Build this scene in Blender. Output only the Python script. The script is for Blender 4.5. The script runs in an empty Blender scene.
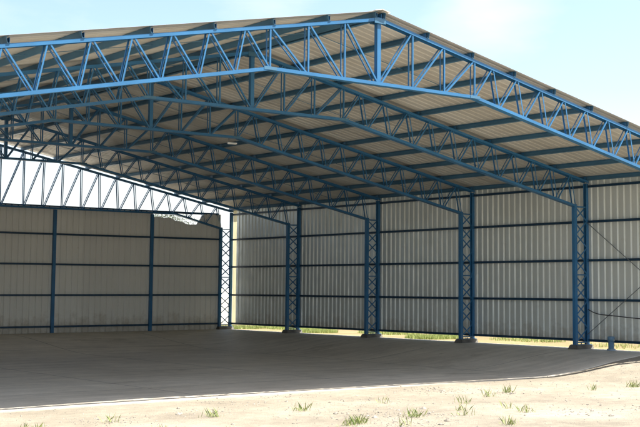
import bpy, math, random
from mathutils import Vector, Matrix
random.seed(7)
C = bpy.context.scene.collection
sc = bpy.context.scene

# ------------------------------------------------------------------ dimensions (metres)
BAY = 5.0
NB = 5
YF = -24.84                     # plane of the front truss
S = 24.13; H = S / 2            # span and half span
HT, HE = 7.444, 5.013           # top chord at ridge and at eave
HB, HI = 6.068, 4.26            # bottom chord: flat part, and where it meets the column
BH = 2.758                      # half length of the flat part
CD = 0.523                      # column depth (outer post to inner post)
SL = (HT - HE) / H
SLB = (HB - HI) / (H - BH - CD)
ROOF_Y0, ROOF_Y1 = YF - 0.14, 0.30
def top_z(x): return HT - SL * abs(x + H)
def bot_z(x):
    a = abs(x + H)
    return HB if a <= BH else HB - SLB * (a - BH)
def smooth(t):
    t = min(1.0, max(0.0, t)); return t * t * (3 - 2 * t)
def ground_z(x, y):
    d = min(max(0.0, -x - 0.35) / 5.0, max(0.0, -y - 0.2) / 7.0)
    return -0.45 * smooth(d)

# ------------------------------------------------------------------ materials
def new_mat(name):
    m = bpy.data.materials.new(name); m.use_nodes = True
    nt = m.node_tree; b = nt.nodes['Principled BSDF']
    return m, nt, b
def node(nt, t, **kw):
    n = nt.nodes.new(t)
    for k, v in kw.items():
        if k in n.inputs: n.inputs[k].default_value = v
        else: setattr(n, k, v)
    return n
def ramp(nt, fac, stops):
    r = nt.nodes.new('ShaderNodeValToRGB')
    el = r.color_ramp.elements
    while len(el) < len(stops): el.new(0.5)
    for e, (p, c) in zip(el, stops):
        e.position = p; e.color = (*c, 1) if len(c) == 3 else c
    nt.links.new(fac, r.inputs[0]); return r.outputs[0]
def coords(nt, scale=(1, 1, 1), kind='Object'):
    tc = nt.nodes.new('ShaderNodeTexCoord'); mp = nt.nodes.new('ShaderNodeMapping')
    mp.inputs['Scale'].default_value = scale
    nt.links.new(tc.outputs[kind], mp.inputs[0]); return mp.outputs[0]
def noise(nt, vec, scale, detail=6, rough=0.6):
    n = node(nt, 'ShaderNodeTexNoise', Scale=scale, Detail=detail, Roughness=rough)
    nt.links.new(vec, n.inputs['Vector']); return n.outputs['Fac']
def mix(nt, fac, a, b, blend='MIX'):
    m = nt.nodes.new('ShaderNodeMix'); m.data_type = 'RGBA'; m.blend_type = blend
    for sock, v in ((m.inputs[0], fac), (m.inputs[6], a), (m.inputs[7], b)):
        if hasattr(v, 'is_linked'): nt.links.new(v, sock)
        elif isinstance(v, tuple): sock.default_value = (*v, 1) if len(v) == 3 else v
        else: sock.default_value = v
    return m.outputs[2]
def bump(nt, b, h, strength=0.3, dist=0.02):
    n = node(nt, 'ShaderNodeBump', Strength=strength, Distance=dist)
    nt.links.new(h, n.inputs['Height']); nt.links.new(n.outputs[0], b.inputs['Normal'])

def paint_mat(name, c, worn=(0.10, 0.12, 0.13)):
    m, nt, b = new_mat(name)
    v = coords(nt)
    big = ramp(nt, noise(nt, v, 1.3, 5), [(0.35, tuple(x * 0.86 for x in c)), (0.7, tuple(x * 1.12 for x in c))])
    dust = ramp(nt, noise(nt, v, 9.0, 8, 0.7), [(0.56, (0, 0, 0)), (0.78, (0.35, 0.35, 0.35))])
    rust = ramp(nt, noise(nt, v, 5.0, 9, 0.72), [(0.66, (0, 0, 0)), (0.72, (0.75, 0.75, 0.75))])
    nt.links.new(mix(nt, rust, mix(nt, dust, big, worn), (0.16, 0.07, 0.03)), b.inputs['Base Color'])
    b.inputs['Roughness'].default_value = 0.42
    b.inputs['Specular IOR Level'].default_value = 0.4
    return m
BLUE = paint_mat('blue_paint', (0.03, 0.145, 0.30))
BLUE_DK = paint_mat('blue_paint_purlin', (0.06, 0.165, 0.265))
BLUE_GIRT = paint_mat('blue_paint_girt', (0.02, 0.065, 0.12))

def sheet_mat(name, c, tint, axis, rust=0.0, metallic=0.25):
    m, nt, b = new_mat(name)
    v = coords(nt)
    sep = nt.nodes.new('ShaderNodeSeparateXYZ'); nt.links.new(v, sep.inputs[0])
    mul = node(nt, 'ShaderNodeMath', operation='DIVIDE'); nt.links.new(sep.outputs[axis], mul.inputs[0]); mul.inputs[1].default_value = 1.0
    fl = node(nt, 'ShaderNodeMath', operation='FLOOR'); nt.links.new(mul.outputs[0], fl.inputs[0])
    wn = node(nt, 'ShaderNodeTexWhiteNoise', noise_dimensions='1D'); nt.links.new(fl.outputs[0], wn.inputs['W'])
    base = ramp(nt, wn.outputs['Value'], [(0.0, tuple(x * 0.84 for x in c)), (1.0, tuple(min(0.92, x * 1.12) for x in c))])
    st = [3.0, 3.0, 3.0]
    st[2 if axis != 2 else 0] = 0.25
    if rust: st = [0.35, 3.0, 0.35]
    streak = noise(nt, coords(nt, tuple(st)), 1.6, 7, 0.65)
    sk = ramp(nt, streak, [(0.42, (0, 0, 0)), (0.75, (0.55, 0.55, 0.55))])
    col = mix(nt, sk, base, tint)
    if rust:
        blot = ramp(nt, noise(nt, v, 0.7, 8, 0.62), [(0.5, (0, 0, 0)), (0.72, (rust, rust, rust))])
        col = mix(nt, blot, col, (0.26, 0.17, 0.09))
    else:
        mr = node(nt, 'ShaderNodeMapRange'); nt.links.new(sep.outputs[2], mr.inputs[0])
        for k, v_ in zip((1, 2, 3, 4), (0.15, 0.95, 0.42, 0.0)): mr.inputs[k].default_value = v_
        ad = node(nt, 'ShaderNodeMath', operation='ADD'); nt.links.new(mr.outputs[0], ad.inputs[0]); nt.links.new(noise(nt, v, 2.6, 8, 0.7), ad.inputs[1])
        mud = ramp(nt, ad.outputs[0], [(0.62, (0, 0, 0)), (0.95, (0.55, 0.55, 0.55))])
        col = mix(nt, mud, col, (0.33, 0.27, 0.19))
    nt.links.new(col, b.inputs['Base Color'])
    b.inputs['Metallic'].default_value = metallic
    rr = ramp(nt, noise(nt, v, 2.0, 4), [(0.3, (0.42,) * 3), (0.7, (0.6,) * 3)])
    nt.links.new(rr, b.inputs['Roughness'])
    bump(nt, b, noise(nt, v, 2.2, 3), 0.22, 0.03)
    return m
ZINC_SIDE = sheet_mat('zinc_side_wall', (0.80, 0.83, 0.78), (0.64, 0.66, 0.60), 1, metallic=0.5)
ZINC_END = sheet_mat('zinc_end_wall', (0.83, 0.82, 0.76), (0.70, 0.69, 0.62), 0, metallic=0.0)
ZINC_ROOF = sheet_mat('zinc_roof', (0.74, 0.71, 0.64), (0.62, 0.58, 0.50), 1, rust=0.22)
def translucent_mat(name, c):
    m, nt, b = new_mat(name)
    col = ramp(nt, noise(nt, coords(nt, (4, 4, 0.5)), 3.0, 5), [(0.3, tuple(x * 0.85 for x in c)), (0.7, c)])
    tr = nt.nodes.new('ShaderNodeBsdfTranslucent'); nt.links.new(col, tr.inputs[0]); nt.links.new(col, b.inputs['Base Color'])
    mx = node(nt, 'ShaderNodeMixShader'); mx.inputs[0].default_value = 0.8
    nt.links.new(b.outputs[0], mx.inputs[1]); nt.links.new(tr.outputs[0], mx.inputs[2])
    nt.links.new(mx.outputs[0], nt.nodes['Material Output'].inputs[0]); b.inputs['Roughness'].default_value = 0.4
    return m
FIBRE = translucent_mat('cream_fibreglass', (0.74, 0.72, 0.58))

def soil_mat(name, stops, sc1, sc2, bmp=0.5, rough=0.9, fine=30.0, spec=0.2, yard=None, worn=False):
    m, nt, b = new_mat(name)
    v = coords(nt)
    a = noise(nt, v, sc1, 8, 0.6); d = noise(nt, v, sc2, 8, 0.7); f = noise(nt, v, fine, 4, 0.7)
    col = ramp(nt, a, stops)
    if yard:
        # trodden greyer yard in front, yellow sand beyond the side wall, with a wandering border
        sp = nt.nodes.new('ShaderNodeSeparateXYZ'); nt.links.new(v, sp.inputs[0])
        wob = node(nt, 'ShaderNodeMath', operation='MULTIPLY_ADD'); nt.links.new(noise(nt, v, 0.4, 6), wob.inputs[0]); wob.inputs[1].default_value = 3.0
        nt.links.new(sp.outputs['X'], wob.inputs[2])
        mr = node(nt, 'ShaderNodeMapRange'); nt.links.new(wob.outputs[0], mr.inputs[0]); mr.inputs[1].default_value = -0.5; mr.inputs[2].default_value = 1.2
        col = mix(nt, mr.outputs[0], ramp(nt, a, yard), col)
        mb = node(nt, 'ShaderNodeMapRange'); nt.links.new(sp.outputs['Y'], mb.inputs[0]); mb.inputs[1].default_value = 5.0; mb.inputs[2].default_value = 12.0
        col = mix(nt, mb.outputs[0], col, (0.58, 0.55, 0.47))       # ground behind the shed, overexposed glare put into its paler colour
    col = mix(nt, 0.35, col, ramp(nt, d, [(0.3, (0.55, 0.55, 0.55)), (0.7, (1.25, 1.22, 1.18))]), 'MULTIPLY')
    col = mix(nt, 0.3, col, ramp(nt, f, [(0.3, (0.6, 0.6, 0.6)), (0.7, (1.3, 1.3, 1.3))]), 'MULTIPLY')
    if worn:
        # oil stains, dragged dust and saw-cut joints of the slab
        st = ramp(nt, noise(nt, coords(nt, (0.5, 1.0, 1.0)), 0.8, 9, 0.68), [(0.60, (1, 1, 1)), (0.68, (0.62, 0.60, 0.56))])
        col = mix(nt, 0.8, col, st, 'MULTIPLY')
        dr = ramp(nt, noise(nt, coords(nt, (0.12, 2.2, 1.0)), 1.6, 6, 0.6), [(0.35, (0.82, 0.80, 0.77)), (0.65, (1.06, 1.05, 1.03))])
        col = mix(nt, 0.8, col, dr, 'MULTIPLY')
        sp = nt.nodes.new('ShaderNodeSeparateXYZ'); nt.links.new(v, sp.inputs[0])
        for ax, step in (('X', 4.9), ('Y', 5.0)):
            pp_ = node(nt, 'ShaderNodeMath', operation='PINGPONG'); nt.links.new(sp.outputs[ax], pp_.inputs[0]); pp_.inputs[1].default_value = step / 2
            ls = node(nt, 'ShaderNodeMath', operation='LESS_THAN'); nt.links.new(pp_.outputs[0], ls.inputs[0]); ls.inputs[1].default_value = 0.014
            col = mix(nt, ls.outputs[0], col, (0.07, 0.066, 0.06))
    nt.links.new(col, b.inputs['Base Color'])
    b.inputs['Roughness'].default_value = rough
    b.inputs['Specular IOR Level'].default_value = spec
    ad = node(nt, 'ShaderNodeMath', operation='ADD'); nt.links.new(d, ad.inputs[0]); nt.links.new(f, ad.inputs[1])
    bump(nt, b, ad.outputs[0], bmp, 0.03)
    return m
SAND = soil_mat('dry_sand', [(0.3, (0.18, 0.14, 0.07)), (0.55, (0.24, 0.185, 0.092)), (0.75, (0.28, 0.225, 0.12))], 0.5, 4.0, 0.8, yard=[(0.3, (0.21, 0.185, 0.145)), (0.55, (0.285, 0.255, 0.20)), (0.75, (0.34, 0.31, 0.255))])
FLOOR = soil_mat('dusty_concrete', [(0.3, (0.48, 0.44, 0.365)), (0.5, (0.58, 0.535, 0.45)), (0.75, (0.64, 0.595, 0.51))], 0.35, 1.7, 0.10, 0.58, spec=0.5, worn=True)
CONC = soil_mat('footing_concrete', [(0.3, (0.09, 0.085, 0.075)), (0.7, (0.17, 0.165, 0.15))], 2.0, 9.0, 0.4)

def flat_mat(name, c, rough=0.6, metallic=0.0, var=0.15, s=6.0):
    m, nt, b = new_mat(name)
    nt.links.new(ramp(nt, noise(nt, coords(nt), s, 5), [(0.3, tuple(x * (1 - var) for x in c)), (0.7, tuple(min(1, x * (1 + var)) for x in c))]), b.inputs['Base Color'])
    b.inputs['Roughness'].default_value = rough; b.inputs['Metallic'].default_value = metallic
    return m
PIPE = flat_mat('faded_blue_pvc', (0.10, 0.19, 0.27), 0.5)
PIPE_RIM = flat_mat('pale_pvc_rim', (0.20, 0.27, 0.33), 0.5)
RUBBER = flat_mat('black_rubber', (0.03, 0.03, 0.035), 0.6)
STEEL = flat_mat('grey_steel_rod', (0.16, 0.18, 0.19), 0.5, 0.4)
WHITE = flat_mat('white_enamel', (0.78, 0.80, 0.80), 0.35, 0, 0.05)
BARK = flat_mat('tree_bark', (0.10, 0.075, 0.05), 0.9, 0, 0.4, 12)
def leaf_mat(name, a, b2):
    m, nt, b = new_mat(name)
    oi = nt.nodes.new('ShaderNodeNewGeometry')
    nt.links.new(ramp(nt, oi.outputs['Random Per Island'], [(0.0, a), (1.0, b2)]), b.inputs['Base Color'])
    b.inputs['Roughness'].default_value = 0.6
    return m
LEAF = leaf_mat('tree_leaves', (0.035, 0.055, 0.02), (0.10, 0.12, 0.05))
GRASS = leaf_mat('grass_blades', (0.12, 0.19, 0.03), (0.34, 0.36, 0.12))

# ------------------------------------------------------------------ mesh helpers
class MB:
    def __init__(self): self.v = []; self.f = []
    def prism(self, p0, p1, prof, up=(0, 0, 1)):
        """extrude a closed 2-D profile (u across, w along 'up') from p0 to p1"""
        p0, p1 = Vector(p0), Vector(p1); d = (p1 - p0).normalized(); u = Vector(up)
        if abs(d.dot(u)) > 0.98: u = Vector((0, 1, 0))
        side = d.cross(u).normalized(); u = side.cross(d).normalized()
        n = len(prof); b = len(self.v)
        for p in (p0, p1):
            for a, w in prof: self.v.append(tuple(p + side * a + u * w))
        for i in range(n):
            j = (i + 1) % n; self.f.append((b + i, b + j, b + n + j, b + n + i))
        self.f.append(tuple(b + i for i in reversed(range(n)))); self.f.append(tuple(b + n + i for i in range(n)))
    def beam(self, p0, p1, w, h, up=(0, 0, 1)):
        c = min(w, h) * 0.08; a, b = w / 2, h / 2
        self.prism(p0, p1, [(-a + c, -b), (a - c, -b), (a, -b + c), (a, b - c), (a - c, b), (-a + c, b), (-a, b - c), (-a, -b + c)], up)
    def channel(self, p0, p1, w, h, t, up=(0, 0, 1), flip=False):
        """U section: web at -up, legs towards +up (flip: the other way)"""
        a, b = w / 2, h / 2
        pr = [(-a, -b), (a, -b), (a, b), (a - t, b), (a - t, -b + t), (-a + t, -b + t), (-a + t, b), (-a, b)]
        if flip: pr = [(x, -y) for x, y in reversed(pr)]
        self.prism(p0, p1, pr, up)
    def angle(self, p0, p1, w, t, off, up, sgn):
        """L section lying on one face of the truss; off = distance from the truss plane"""
        pr = [(off, -w / 2), (off, w / 2), (off - sgn * t, w / 2), (off - sgn * t, -w / 2 + t), (off - sgn * w, -w / 2 + t), (off - sgn * w, -w / 2)]
        if sgn < 0: pr = pr[::-1]
        self.prism(p0, p1, pr, up)
    def tube(self, pts, r, n=8, cap=True):
        pts = [Vector(p) for p in pts]; b = len(self.v)
        for i, p in enumerate(pts):
            d = (pts[min(i + 1, len(pts) - 1)] - pts[max(i - 1, 0)]).normalized()
            u = Vector((0, 0, 1)) if abs(d.z) < 0.9 else Vector((1, 0, 0))
            s = d.cross(u).normalized(); u = s.cross(d)
            rr = r[i] if isinstance(r, (list, tuple)) else r
            for k in range(n):
                a = 2 * math.pi * k / n
                self.v.append(tuple(p + s * math.cos(a) * rr + u * math.sin(a) * rr))
        for i in range(len(pts) - 1):
            for k in range(n):
                j = (k + 1) % n
                self.f.append((b + i * n + k, b + i * n + j, b + (i + 1) * n + j, b + (i + 1) * n + k))
        if cap:
            self.f.append(tuple(b + k for k in reversed(range(n))))
            self.f.append(tuple(b + (len(pts) - 1) * n + k for k in range(n)))
    def lathe(self, prof, n=24, c=(0, 0, 0)):
        b = len(self.v)
        for r, z in prof:
            for k in range(n):
                a = 2 * math.pi * k / n; self.v.append((c[0] + r * math.cos(a), c[1] + r * math.sin(a), c[2] + z))
        for i in range(len(prof) - 1):
            for k in range(n):
                j = (k + 1) % n
                self.f.append((b + i * n + k, b + i * n + j, b + (i + 1) * n + j, b + (i + 1) * n + k))
    def build(self, name, mat, parent=None, loc=None, smooth_=False):
        me = bpy.data.meshes.new(name); me.from_pydata(self.v, [], self.f); me.update()
        if smooth_: me.polygons.foreach_set('use_smooth', [True] * len(me.polygons))
        me.materials.append(mat)
        o = bpy.data.objects.new(name, me); C.objects.link(o)
        if loc: o.location = loc
        if parent: o.parent = parent
        return o
def empty(name, loc=(0, 0, 0), parent=None):
    o = bpy.data.objects.new(name, None); C.objects.link(o); o.location = loc; o.empty_display_size = 0.3
    if parent: o.parent = parent
    return o
def tag(o, label, cat, group=None, kind=None):
    o['label'] = label; o['category'] = cat
    if group: o['group'] = group
    if kind: o['kind'] = kind
def copy_tree(o, parent, loc=None):
    c = o.copy(); C.objects.link(c); c.parent = parent
    if loc is not None: c.location = loc
    for ch in list(o.children): copy_tree(ch, c)
    return c

# ------------------------------------------------------------------ the shed
shed = empty('metal_shed', (0, 0, 0))
tag(shed, 'large open-fronted steel shed with blue roof trusses, latticed blue columns and grey corrugated metal cladding', 'shed')

# --- roof trusses
def slope_up(x):
    return Vector((-SL if x < -H else SL, 0, 1)).normalized() if False else Vector((0, 0, 1))
def web(tr, p0, p1, name, w=0.034):
    m = MB(); d = (Vector(p1) - Vector(p0)).normalized()
    up = Vector((0, 1, 0)).cross(d)
    for sgn in (-1, 1):
        # section lies flat on the front (-Y) and on the back (+Y) face of the truss
        side = d.cross(up).normalized()
        s = sgn if side.y > 0 else -sgn
        m.angle(p0, p1, w, 0.005, s * 0.075, up, s)
    # batten joining the two angles at mid length
    mid = (Vector(p0) + Vector(p1)) / 2
    m.beam(mid - Vector((0, 0.069, 0)), mid + Vector((0, 0.069, 0)), 0.012, 0.004, (0, 0, 1))
    m.build(name, BLUE, tr)
def poly_chord(tr, name, pts, flip, w=0.164, h=0.068):
    m = MB()
    for a, b in zip(pts, pts[1:]): m.channel(a, b, w, h, 0.008, (0, 0, 1), flip)
    return m.build(name, BLUE, tr)
N_SL = 11
PSTEP = (H - BH - CD) / N_SL
def make_truss(end):
    tr = empty('roof_truss', (0, 0, 0), shed)
    apex = (-H, 0, HT)
    poly_chord(tr, 'top_chord', [(-S - 0.05, 0, HE - SL * 0.05), apex, (0.05, 0, HE - SL * 0.05)], True)
    if end:
        bz = 4.80; kx = 2.75
        kb = lambda x: bz if abs(x + H) < H - kx else HI + (bz - HI) * (H - CD - abs(x + H)) / (kx - CD)
        poly_chord(tr, 'bottom_chord', [(-S + CD, 0, HI), (-S + kx, 0, bz), (-kx, 0, bz), (-CD, 0, HI)], False)
    else:
        kb = bot_z
        poly_chord(tr, 'bottom_chord', [(-S + CD, 0, HI), (-H - BH, 0, HB), (-H + BH, 0, HB), (-CD, 0, HI)], False)
    for sg in (-1, 1):
        X = lambda a: -H + sg * a
        # flat middle: three panels each side, verticals and diagonals rising away from the ridge
        for k in range(3):
            a0, a1 = BH * k / 3, BH * (k + 1) / 3
            web(tr, (X(a0 + 0.05), 0, kb(X(a0)) + 0.02), (X(a1 - 0.05), 0, top_z(X(a1)) - 0.03), 'diagonal')
            web(tr, (X(a1), 0, kb(X(a1)) + 0.02), (X(a1), 0, top_z(X(a1)) - 0.03), 'vertical')
        # sloping part: zigzag
        for k in range(N_SL):
            a0 = BH + k * PSTEP; a1 = a0 + PSTEP; am = (a0 + a1) / 2
            dep = top_z(X(am)) - kb(X(am))
            at = am + dep * SL * 0.95
            web(tr, (X(a0 + 0.03), 0, kb(X(a0)) + 0.02), (X(at - 0.03), 0, top_z(X(at)) - 0.03), 'diagonal', 0.030)
            web(tr, (X(at + 0.03), 0, top_z(X(at)) - 0.03), (X(a1 - 0.03), 0, kb(X(a1)) + 0.02), 'diagonal', 0.030)
    m = MB(); m.channel((-H, 0, kb(-H) + 0.02), (-H, 0, HT - 0.03), 0.10, 0.10, 0.008)
    m.build('ridge_post', BLUE, tr)
    for x, z, dz in [(-H - BH, kb(-H - BH), 0), (-H + BH, kb(-H + BH), 0), (-H, HT, -0.01)]:
        for sy in (-1, 1):
            m = MB(); m.beam((x - 0.15, sy * 0.0855, z + dz - (0.0 if z != HT else 0.03)), (x + 0.15, sy * 0.0855, z + dz - (0.0 if z != HT else 0.03)), 0.006, 0.062 if z != HT else 0.11); m.build('splice_plate', BLUE_DK, tr)
    # cleats that carry the purlins
    for sg in (-1, 1):
        for k in range(0, 10):
            a = min(H * k / 9 + (0.1 if k == 0 else 0), H)
            x = -H + sg * a
            m = MB(); m.beam((x - sg * 0.042, 0, top_z(x) + 0.030), (x - sg * 0.042, 0, top_z(x) + 0.15), 0.11, 0.008, (1, 0, 0))
            m.build('purlin_cleat', BLUE, tr)
    return tr
end_truss = make_truss(True)
t0 = make_truss(False); t0.location = (0, YF, 0)
for i in range(1, NB): copy_tree(t0, shed, (0, -BAY * i, 0))

# --- latticed columns
CTOP_O, CTOP_I = HE - 0.05, HI + 0.05
def make_column():
    col = empty('column', (0, 0, 0), shed)
    # local +X points to the wall; outer post at x = 0, inner post at x = -CD
    m = MB(); m.channel((0, 0, 0.13), (0, 0, CTOP_O), 0.11, 0.11, 0.008, (1, 0, 0), True); m.build('outer_post', BLUE, col)
    m = MB(); m.channel((-CD, 0, 0.13), (-CD, 0, CTOP_I), 0.11, 0.11, 0.008, (1, 0, 0), False); m.build('inner_post', BLUE, col)
    n = 10; z0, z1 = 0.22, HI - 0.05; dz = (z1 - z0) / n
    for k in range(n):
        for face, ph in ((-1, 0), (1, 1)):
            a, b = (-CD, 0) if (k + ph) % 2 == 0 else (0, -CD)
            mm = MB(); y = face * 0.046
            s = 0.035 if a < b else -0.035
            mm.beam((a + s, y, z0 + k * dz + 0.015), (b - s, y, z0 + (k + 1) * dz - 0.015), 0.042, 0.007, (0, 1, 0))
            mm.build('lacing_bar', BLUE, col)
    for z in (0.19, 2.2, HI - 0.02):
        mm = MB(); mm.beam((-CD + 0.052, 0, z), (-0.052, 0, z), 0.08, 0.04); mm.build('strut', BLUE, col)
    mm = MB(); mm.beam((-CD - 0.08, 0, 0.122), (0.08, 0, 0.122), 0.24, 0.016); mm.build('base_plate', BLUE_DK, col)
    for bx in (-CD / 2 - 0.12, -CD / 2 + 0.12):
        for by in (-0.095, 0.095):
            mm = MB(); mm.lathe([(0.0, 0.0), (0.018, 0.0), (0.018, 0.016), (0.009, 0.016), (0.009, 0.045), (0.0, 0.045)], 6, (bx, by, 0.1305)); mm.build('anchor_bolt', STEEL, col)
    # concrete footing, slightly battered
    b = MB(); x0, x1 = -CD - 0.085, 0.085
    for z, e in ((-0.6, 0.10), (0.02, 0.035), (0.114, 0.0)):
        b.v += [(x0 - e, -0.15 - e, z), (x1 + e * 0.2, -0.15 - e, z), (x1 + e * 0.2, 0.15 + e, z), (x0 - e, 0.15 + e, z)]
    for r in (0, 4):
        for k in range(4): b.f.append((r + k, r + (k + 1) % 4, r + 4 + (k + 1) % 4, r + 4 + k))
    b.f.append((8, 9, 10, 11)); b.build('footing', CONC, col)
    return col
c0 = make_column()
for i in range(1, NB + 1):
    copy_tree(c0, shed, (0, YF if i == NB else -BAY * i, 0))
for i in range(0, NB + 1):
    c = copy_tree(c0, shed, (-S, YF if i == NB else -BAY * i, 0)); c.rotation_euler = (0, 0, math.pi)

# --- purlins, full length, C section lying on the top chords
NP = 9
for sg in (-1, 1):
    for k in range(0, NP + 1):
        a = H * k / NP + (0.10 if k == 0 else 0.0)
        x = -H + sg * a
        m = MB()
        zc = top_z(x) + 0.036 + 0.066
        m.channel((x, YF - 0.10, zc), (x, ROOF_Y1 - 0.03, zc), 0.130, 0.06, 0.006, (-sg * 1.0, 0, SL))
        m.build('purlin', BLUE_DK, shed)

# --- sag rods between purlins, one line per bay and slope
for i in range(NB):
    for sg in (-1, 1):
        y = -BAY * i - 2.5
        m = MB(); pts = [(-H + sg * a, y, top_z(-H + sg * a) + 0.10) for a in (0.1, H * 0.5, H - 0.02)]
        m.tube(pts, 0.008, 6); m.build('sag_rod', BLUE_DK, shed)

# --- corrugated sheet: profile along an axis
PITCH, RIB, DEPTH = 0.25, 0.10, 0.042
def profile(length, pitch=PITCH):
    """list of (s, out) along the sheet; ribs push outward"""
    pts = []; s = 0.0
    while s < length - 1e-6:
        for ds, o in ((0.0, 0), (pitch - RIB, 0), (pitch - RIB + 0.028, DEPTH), (pitch - 0.028, DEPTH)):
            if s + ds <= length: pts.append((s + ds, o))
        s += pitch
    pts.append((length, 0)); return pts
def cladding(name, mat, origin, along, out, length, zb, zt, parent=shed):
    """vertical sheet; zt may be a function of distance along it"""
    along, out = Vector(along), Vector(out); m = MB(); o = Vector(origin)
    T = 0.0012
    ft = zt if callable(zt) else (lambda s: zt)
    pr = profile(length); n = len(pr)
    for lay in (0, 1):
        for s, d in pr:
            p = along * s + out * (d + lay * T)
            m.v.append((p.x, p.y, zb)); m.v.append((p.x, p.y, ft(s)))
    for i in range(n - 1):
        a, b = 2 * i, 2 * i + 2; q = 2 * n
        m.f.append((a, b, b + 1, a + 1)); m.f.append((q + b, q + a, q + a + 1, q + b + 1))
        m.f.append((a + 1, b + 1, q + b + 1, q + a + 1)); m.f.append((b, a, q + a, q + b))
    m.f.append((0, 1, 2 * n + 1, 2 * n)); e = 2 * n - 2
    m.f.append((e + 1, e, 2 * n + e, 2 * n + e + 1))
    return m.build(name, mat, parent, tuple(o))
WX = 0.058
W_BOT, W_TOP = 0.20, 5.09
for i in range(NB):
    y0 = -BAY * i; ln = BAY if i < NB - 1 else (BAY * (NB - 1) + YF) * -1
    # runs towards the front from column i to column i + 1
    if i == 0: cladding('wall_sheet', ZINC_SIDE, (WX, -0.35, 0), (0, -1, 0), (1, 0, 0), ln - 0.35, W_BOT, W_TOP)
    else: cladding('wall_sheet', ZINC_SIDE, (WX, y0 - 0.0005 * i, 0), (0, -1, 0), (1, 0, 0), ln, W_BOT, W_TOP)
cladding('wall_sheet', ZINC_SIDE, (-S - WX, 0, 0), (0, -1, 0), (-1, 0, 0), BAY * 3, -0.3, W_TOP)  # unseen left wall, added to darken the far interior, near bays open for light
# pale translucent fibreglass strip beside the far corner column
m = MB(); m.v += [(WX, -0.06, W_BOT), (WX, -0.345, W_BOT), (WX, -0.345, W_TOP), (WX, -0.06, W_TOP)]; m.f.append((0, 1, 2, 3))
m.v += [(WX + 0.002, y, z) for _, y, z in m.v[:4]]; m.f += [(7, 6, 5, 4), (0, 4, 5, 1), (1, 5, 6, 2), (2, 6, 7, 3), (3, 7, 4, 0)]
st = m.build('translucent_strip', FIBRE, shed); st['label'] = 'narrow glowing cream translucent strip in the side wall beside the far corner column'

# --- wall girts
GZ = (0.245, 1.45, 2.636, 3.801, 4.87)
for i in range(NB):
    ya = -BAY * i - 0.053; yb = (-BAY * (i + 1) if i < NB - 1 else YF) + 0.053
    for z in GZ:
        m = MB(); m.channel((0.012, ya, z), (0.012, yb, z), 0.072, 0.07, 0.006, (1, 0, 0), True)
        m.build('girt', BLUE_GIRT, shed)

# --- far end wall: posts, girts, header and sheets (starts at the inner post of the corner column)
EP = [-3.80, -8.0, -12.065, -16.13, -20.13]
for x in EP:
    m = MB(); m.channel((x, 0.0, -0.4), (x, 0.0, 4.745), 0.12, 0.10, 0.008, (0, 1, 0)); m.build('end_post', BLUE, shed)
edges = [-CD - 0.055] + EP + [-S + CD + 0.055]
for a, b in zip(edges, edges[1:]):
    xa = a - (0.063 if a in EP else 0.0); xb = b + (0.063 if b in EP else 0.0)
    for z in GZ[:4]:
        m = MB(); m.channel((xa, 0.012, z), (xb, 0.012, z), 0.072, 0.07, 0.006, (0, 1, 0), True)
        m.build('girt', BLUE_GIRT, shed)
def end_top(s):
    # measured from the corner column to the left; the top edge of the second stretch was cut low and ragged
    j = 0.5 + 0.35 * math.sin(s * 3.1) + 0.15 * math.sin(s * 11.0)
    if 0.85 < s <= 1.15: return 4.86 - 0.40 * (s - 0.85) / 0.30
    if 1.15 < s < 3.2: return 4.40 + 0.26 * (s - 1.15) / 2.05 + 0.14 * (j - 0.5)
    return 4.86
for k, (a, b) in enumerate(zip(edges, edges[1:])):
    xa = a + (0.075 if k == 0 else 0)
    cladding('end_sheet', ZINC_END, (xa, WX + 0.0006 * k, 0), (-1, 0, 0), (0, 1, 0), xa - b, -0.06 if k < 2 else -0.2, end_top if k == 0 else 4.86)
m = MB(); m.channel((-CD - 0.06, 0.062 + 0.06, 4.87), (-S + CD + 0.06, 0.062 + 0.06, 4.87), 0.09, 0.05, 0.006, (0, 1, 0)); m.build('header_beam', BLUE_GIRT, shed)

# --- roof sheets, ribs running down the slope
def roof_sheet(sg):
    m = MB(); T = 0.0015; ln = ROOF_Y1 - ROOF_Y0; pr = profile(ln); n = len(pr)
    x0, x1 = -H + sg * 0.02, -H + sg * (H + 0.34)
    xs = [x0 + (x1 - x0) * k / 6 for k in range(7)]
    for lay in (0, 1):
        for s, d in pr:
            for x in xs: m.v.append((x, ROOF_Y0 + s, top_z(x) + 0.172 + d * 0.30 + lay * T))
    q = n * 7
    for i in range(n - 1):
        for k in range(6):
            a = i * 7 + k; b = a + 7
            m.f.append((a, a + 1, b + 1, b)); m.f.append((q + a + 1, q + a, q + b, q + b + 1))
        a = i * 7; m.f.append((a, a + 7, q + a + 7, q + a)); a += 6; m.f.append((a + 7, a, q + a, q + a + 7))
    for i in (0, (n - 1) * 7):
        for k in range(6): m.f.append((i + k, i + k + 1, q + i + k + 1, q + i + k))
    return m.build('roof_sheet', ZINC_ROOF, shed)
roof_sheet(1); roof_sheet(-1)
m = MB()
zc = top_z(-H) + 0.172 + DEPTH * 0.30 + 0.006
for sg in (-1, 1):
    p = [(-H, zc + 0.012), (-H + sg * 0.20, zc + 0.012 - SL * 0.20), (-H + sg * 0.20, zc + 0.008 - SL * 0.20 - 0.012), (-H, zc)]
    b = len(m.v)
    for y in (ROOF_Y0 - 0.03, ROOF_Y1 + 0.03): m.v += [(x, y, z) for x, z in p]
    for k in range(4): m.f.append((b + k, b + (k + 1) % 4, b + 4 + (k + 1) % 4, b + 4 + k))
    m.f += [(b, b + 1, b + 2, b + 3), (b + 7, b + 6, b + 5, b + 4)]
m.build('ridge_cap', ZINC_ROOF, shed)

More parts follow.
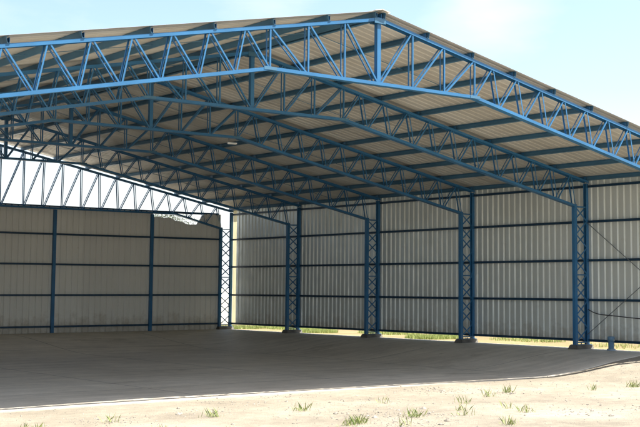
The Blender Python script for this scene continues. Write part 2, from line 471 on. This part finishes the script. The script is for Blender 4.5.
# --- crossed brace rods in the front bay of the side wall
for za, zb in ((3.78, 0.35), (0.42, 3.75)):
    m = MB(); xx = -0.035 if za > 1 else -0.052
    m.tube([(xx, -BAY * 4 - 0.06, za), (xx, YF + 0.06, zb)], 0.011, 6); m.build('brace_rod', STEEL, shed)

# ------------------------------------------------------------------ loose things in the shed
def cable(name, pts, r, label):
    # smooth curve through the points
    P = [Vector(p) for p in pts]; out = []
    for i in range(len(P) - 1):
        p0, p1, p2, p3 = P[max(i - 1, 0)], P[i], P[i + 1], P[min(i + 2, len(P) - 1)]
        for k in range(8):
            t = k / 8
            out.append(0.5 * ((2 * p1) + (p2 - p0) * t + (2 * p0 - 5 * p1 + 4 * p2 - p3) * t * t + (3 * p1 - p0 - 3 * p2 + p3) * t ** 3))
    out.append(P[-1]); m = MB(); m.tube(out, r, 8)
    o = m.build(name, RUBBER, None, None, True); tag(o, label, 'cable'); return o
cable('cable', [(-0.07, -20.12, 1.16), (-0.075, -20.5, 1.04), (-0.075, -21.2, 0.99), (-0.07, -22.2, 0.93), (-0.07, -23.5, 0.92), (-0.07, -24.78, 0.98)], 0.014,
      'loose dark cable sagging low across the corrugated wall right of the nearest column')
# short blue pipe standing at the wall foot
pp = empty('pipe_stub', (-0.30, -21.18, 0.0))
tag(pp, 'short upright faded blue pipe at the foot of the corrugated wall', 'pipe')
m = MB(); m.lathe([(0.085, -0.25), (0.085, 0.36), (0.07, 0.36), (0.07, 0.05), (0.0, 0.05)], 28); m.build('pipe_body', PIPE, pp, None, True)
m = MB(); m.lathe([(0.0865, 0.27), (0.104, 0.275), (0.106, 0.39), (0.098, 0.40), (0.072, 0.40), (0.072, 0.362)], 28); m.build('socket', PIPE, pp, None, True)
m = MB(); m.lathe([(0.0865, -0.25), (0.13, -0.25), (0.13, 0.03), (0.115, 0.05), (0.0865, 0.05)], 28); m.build('base_collar', PIPE_RIM, pp, None, True)
# slim lamp under a bottom chord
lx, ly = -9.45, -15.0
lp = empty('strip_lamp', (lx, ly, HB - 0.17))
tag(lp, 'small unlit white strip lamp hung under a roof truss', 'lamp')
m = MB(); m.beam((-0.15, 0, 0), (0.15, 0, 0), 0.06, 0.03); m.build('housing', WHITE, lp)
m = MB(); m.tube([(-0.145, 0, -0.027), (0.145, 0, -0.027)], 0.012, 10); m.build('tube', WHITE, lp, None, True)
for s in (-0.12, 0.12):
    m = MB(); m.tube([(s, 0, 0.025), (s, 0, 0.14)], 0.006, 6); m.build('hanger', STEEL, lp)

# ------------------------------------------------------------------ ground
def axis(dense0, dense1, step, far):
    a = []; x = dense0
    while x < dense1 - 1e-6: a.append(x); x += step
    a.append(dense1)
    lo, hi = [], []; d = step * 1.5; x = dense0
    while x > -far: x -= d; d *= 1.5; lo.append(x)
    d = step * 1.5; x = dense1
    while x < far: x += d; d *= 1.5; hi.append(x)
    return lo[::-1] + a + hi
FX0, FX1, FY0, FY1 = -24.5, 0.06, -22.95, 0.05
def grid(name, xs, ys, mat, hole=None, dz=0.0, rough=0.0):
    m = MB(); nx = len(xs)
    for y in ys:
        for x in xs:
            r = rough * (math.sin(x * 1.7 + 1.3 * math.sin(y * 0.9)) * math.cos(y * 1.3 + x * 0.4) + 0.5 * math.sin(x * 4.1 + y * 3.3))
            if -30 > y or y > 40 or x < -40 or x > 20: r *= 1.0
            m.v.append((x, y, ground_z(x, y) + dz + r))
    for j in range(len(ys) - 1):
        for i in range(nx - 1):
            cx, cy = (xs[i] + xs[i + 1]) / 2, (ys[j] + ys[j + 1]) / 2
            if hole and hole[0] < cx < hole[1] and hole[2] < cy < hole[3]: continue
            a = j * nx + i; m.f.append((a, a + 1, a + nx + 1, a + nx))
    o = m.build(name, mat, None, None, True); o['kind'] = 'structure'; return o
xs = sorted(set(axis(-45, 12, 0.6, 600) + [FX0, FX1])); ys = sorted(set(axis(-50, 16, 0.6, 600) + [FY0, FY1]))
g = grid('ground', xs, ys, SAND, (FX0, FX1, FY0, FY1), -0.02, 0.006)
g['label'] = 'dry yellow sandy ground around the shed'
fxs = [FX0 + (FX1 - FX0) * k / 60 for k in range(61)]; fys = [FY0 + (FY1 - FY0) * k / 60 for k in range(61)]
fl = grid('floor', fxs, fys, FLOOR)
me = fl.data; b = len(me.vertices)
vv = [tuple(v.co) for v in me.vertices]; ff = [tuple(p.vertices) for p in me.polygons]
ring = [k for k in range(61)] + [j * 61 + 60 for j in range(1, 61)] + [60 * 61 + k for k in range(59, -1, -1)] + [j * 61 for j in range(59, 0, -1)]
base = len(vv)
for k in ring: vv.append((vv[k][0], vv[k][1], vv[k][2] - 0.15))
for i in range(len(ring)):
    j = (i + 1) % len(ring); ff.append((ring[j], ring[i], base + i, base + j))
me.clear_geometry(); me.from_pydata(vv, [], ff); me.update()
fl['label'] = 'dusty grey concrete floor of the shed'

# grass growing in patches outside the side wall
m = MB()
PATCH = [(1.1, -4.3, 1.0, 1.3, 2600), (1.3, -11.6, 1.1, 0.9, 2400), (1.2, 1.2, 1.4, 1.3, 1500), (2.6, -1.0, 1.0, 1.6, 1200), (2.6, -7.5, 0.8, 1.7, 700), (2.6, -15.0, 0.9, 1.6, 350), (2.0, -20.0, 1.2, 2.0, 200)]
for px, py, rx, ry, n in PATCH:
    for _ in range(n):
        a = random.random() * 6.283; r = math.sqrt(random.random())
        x, y = px + rx * r * math.cos(a), py + ry * r * math.sin(a)
        if x < 0.28: continue
        for _k in range(3):
            h = random.uniform(0.04, 0.15); t = random.random() * 6.283; lean = random.uniform(0.01, 0.06)
            w = 0.008; c, s = math.cos(t), math.sin(t); xx, yy = x + random.uniform(-.05, .05), y + random.uniform(-.05, .05)
            b = len(m.v); m.v += [(xx - s * w, yy + c * w, -0.03), (xx + s * w, yy - c * w, -0.03), (xx + c * lean, yy + s * lean, h)]
            m.f.append((b, b + 1, b + 2))
gr = m.build('grass', GRASS); gr['kind'] = 'stuff'; gr['label'] = 'patches of short green grass outside the side wall'; gr['category'] = 'grass'

# loose stones on the ground in front
STONE = soil_mat('stone', [(0.3, (0.20, 0.18, 0.15)), (0.7, (0.38, 0.35, 0.30))], 3.0, 11.0)
m = MB()
DR = [(random.uniform(-26, 2), -23.3 - abs(random.gauss(0, 5.5)), random.uniform(0.3, 1.8)) for _ in range(60)]
for _ in range(9000):
    if random.random() < 0.75:
        dx, dy, dr = random.choice(DR); x, y = random.gauss(dx, dr), random.gauss(dy, dr * 0.7)
    else: x, y = random.uniform(-27, 3), -23.0 - abs(random.gauss(0, 6.0))
    if not -38 < y < -23.0: continue
    r_ = min(0.06, random.lognormvariate(-4.7, 0.55)); z = ground_z(x, y) - 0.02 + r_ * 0.1
    b = len(m.v); a0 = random.random() * 6.28
    m.v.append((x, y, z + r_ * random.uniform(0.5, 0.9)))
    for k in range(5):
        a = a0 + k * 1.2566; q = r_ * random.uniform(0.7, 1.3); m.v.append((x + q * math.cos(a), y + q * math.sin(a), z + r_ * random.uniform(-0.1, 0.25)))
    for k in range(5):
        a = a0 + k * 1.2566; m.v.append((x + r_ * math.cos(a), y + r_ * math.sin(a), z - r_ * 1.2))
    for k in range(5):
        j = (k + 1) % 5; m.f.append((b, b + 1 + k, b + 1 + j)); m.f.append((b + 1 + k, b + 6 + k, b + 6 + j, b + 1 + j))
gv = m.build('gravel', STONE); gv['kind'] = 'stuff'; gv['label'] = 'scattered small stones on the sandy ground in front'; gv['category'] = 'gravel'

# dry weeds in the yard
m = MB()
for _ in range(46):
    cx_, cy_ = random.uniform(-24, -1), -25.4 - abs(random.gauss(0, 3.2))
    for _k in range(random.randint(12, 60)):
        h = random.uniform(0.04, 0.2); t = random.random() * 6.283; lean = random.uniform(0.02, 0.12); w_ = 0.004
        c_, s_ = math.cos(t), math.sin(t); xx, yy = random.gauss(cx_, 0.07), random.gauss(cy_, 0.07); z = ground_z(xx, yy) - 0.03
        b = len(m.v); m.v += [(xx - s_ * w_, yy + c_ * w_, z), (xx + s_ * w_, yy - c_ * w_, z), (xx + c_ * lean * 0.4 + s_ * w_, yy + s_ * lean * 0.4 - c_ * w_, z + h * 0.6), (xx + c_ * lean, yy + s_ * lean, z + h)]
        m.f += [(b, b + 1, b + 2), (b, b + 2, b + 3)]
wd = m.build('weeds', GRASS); wd['kind'] = 'stuff'; wd['label'] = 'small dry weed tufts on the yard in front'; wd['category'] = 'weeds'

# ------------------------------------------------------------------ trees behind the end wall
def tree(x, y, h, r, seed, label):
    rnd = random.Random(seed)
    t = empty('tree', (x, y, 0)); tag(t, label, 'tree', 'trees behind the end wall')
    m = MB(); m.tube([(0, 0, -0.2), (0.05, 0.02, h * 0.25), (-0.03, 0.06, h * 0.5), (0.04, 0, h * 0.8)], [0.13, 0.11, 0.08, 0.03], 10)
    tips = []
    for k in range(9):
        a = k * 2.4 + rnd.random(); z0 = h * rnd.uniform(0.3, 0.6); rr = r * rnd.uniform(0.55, 0.95)
        e = (rr * math.cos(a), rr * math.sin(a), min(h * 0.93, z0 + h * rnd.uniform(0.12, 0.36)))
        m.tube([(0, 0, z0), (e[0] * 0.5, e[1] * 0.5, z0 + (e[2] - z0) * 0.6), e], [0.05, 0.03, 0.012], 6); tips.append(Vector(e))
    tips += [Vector((rnd.uniform(-0.8, 0.8) * r, rnd.uniform(-0.5, 0.5) * r, h - rnd.uniform(0.12, 0.35))) for _ in range(7)]
    m.build('trunk', BARK, t, None, True)
    c = MB()
    for tip in tips:
        for _ in range(4):
            cc = tip + Vector((rnd.gauss(0, 0.24), rnd.gauss(0, 0.24), rnd.gauss(-0.08, 0.2)))
            for _k in range(55):
                p = cc + Vector((rnd.gauss(0, 0.17), rnd.gauss(0, 0.17), rnd.gauss(0, 0.12)))
                if p.z > h: continue
                d = Vector((rnd.gauss(0, 1), rnd.gauss(0, 1), rnd.gauss(-0.3, 0.7))).normalized(); s = d.cross(Vector((rnd.gauss(0, 1), rnd.gauss(0, 1), 1))).normalized()
                L = rnd.uniform(0.06, 0.11); w = L * 0.26; b = len(c.v)
                c.v += [tuple(p), tuple(p + d * L * 0.5 + s * w), tuple(p + d * L), tuple(p + d * L * 0.5 - s * w)]
                c.f.append((b, b + 1, b + 2, b + 3))
    c.build('crown', LEAF, t)
tree(0.6, 8.0, 5.27, 1.0, 3, 'small dark green tree behind the end wall, nearer the left post')
tree(1.95, 8.3, 5.29, 0.8, 5, 'small dark green tree behind the end wall, nearer the corner column')

# ------------------------------------------------------------------ light, sky, camera
F, YAW, PIT, ROL = 1214.43, math.radians(39.818), math.radians(5.008), math.radians(0.228)
sun_dir = Vector((0.50, -0.35, 1.0)).normalized()      # towards the sun
el = math.asin(sun_dir.z); az = math.atan2(sun_dir.x, sun_dir.y)
L = bpy.data.lights.new('sun', 'SUN'); L.energy = 4.3; L.angle = math.radians(0.5); L.color = (1.0, 0.95, 0.87)
so = bpy.data.objects.new('sun', L); C.objects.link(so); so.rotation_euler = sun_dir.to_track_quat('Z', 'Y').to_euler(); so.location = (20, -20, 40)

w = bpy.data.worlds.new('World'); sc.world = w; w.use_nodes = True; nt = w.node_tree
bg = nt.nodes['Background']; bg.inputs['Strength'].default_value = 0.085
sky = nt.nodes.new('ShaderNodeTexSky'); sky.sky_type = 'NISHITA'; sky.sun_disc = False
sky.sun_elevation = el; sky.sun_rotation = az; sky.dust_density = 2.0; sky.air_density = 1.0
v = coords(nt, (1.0, 1.0, 2.6), 'Generated')
cl = noise(nt, v, 2.3, 9, 0.58)
# denser cloud in one quarter of the sky, low above the ridge
tcg = nt.nodes.new('ShaderNodeTexCoord')
def bank(d, r0, r1, gain):
    dv = node(nt, 'ShaderNodeVectorMath', operation='DISTANCE'); nt.links.new(tcg.outputs['Generated'], dv.inputs[0]); dv.inputs[1].default_value = d
    mr = node(nt, 'ShaderNodeMapRange'); nt.links.new(dv.outputs['Value'], mr.inputs[0])
    for k, v_ in zip((1, 2, 3, 4), (r0, r1, gain, 0.0)): mr.inputs[k].default_value = v_
    return mr.outputs[0]
tot = cl
for d, r0, r1, gn in ((Vector((math.sin(YAW + 0.07), math.cos(YAW + 0.07), 0.252)), 0.0, 0.085, 0.36), (Vector((math.sin(YAW - 0.09), math.cos(YAW - 0.09), 0.235)), 0.01, 0.08, 0.22)):
    ad = node(nt, 'ShaderNodeMath', operation='ADD'); nt.links.new(tot, ad.inputs[0]); nt.links.new(bank(d.normalized(), r0, r1, gn), ad.inputs[1]); tot = ad.outputs[0]
fac = ramp(nt, tot, [(0.48, (0, 0, 0)), (0.86, (1, 1, 1))])
# pale veil of cloud low along the horizon
sz = nt.nodes.new('ShaderNodeSeparateXYZ'); nt.links.new(tcg.outputs['Generated'], sz.inputs[0])
hz = node(nt, 'ShaderNodeMapRange'); nt.links.new(sz.outputs['Z'], hz.inputs[0])
for k, v_ in zip((1, 2, 3, 4), (0.02, 0.16, 0.95, 0.0)): hz.inputs[k].default_value = v_
mxm = node(nt, 'ShaderNodeMath', operation='MAXIMUM'); nt.links.new(fac, mxm.inputs[0]); nt.links.new(hz.outputs[0], mxm.inputs[1])
nt.links.new(mix(nt, mxm.outputs[0], sky.outputs[0], (4.3, 4.4, 4.5)), bg.inputs['Color'])

cam = bpy.data.cameras.new('camera'); co = bpy.data.objects.new('camera', cam); C.objects.link(co); sc.camera = co
f = Vector((math.sin(YAW) * math.cos(PIT), math.cos(YAW) * math.cos(PIT), math.sin(PIT)))
r = Vector((math.cos(YAW), -math.sin(YAW), 0)); u = r.cross(f)
r, u = r * math.cos(ROL) + u * math.sin(ROL), -r * math.sin(ROL) + u * math.cos(ROL)
M = Matrix((r, u, -f)).transposed().to_4x4(); M.translation = Vector((-27.980, -44.5185, 1.8161)); co.matrix_world = M
cam.sensor_width = 36; cam.lens = 36 * F / 640
cam.shift_x = (320 - 395) / 640; cam.shift_y = (180.48 - 213.5) / 640
cam.clip_start = 0.1; cam.clip_end = 2000

sc.view_settings.view_transform = 'Standard'; sc.view_settings.look = 'None'
sc.view_settings.exposure = 1.75; sc.view_settings.gamma = 1; sc.view_settings.use_curve_mapping = False
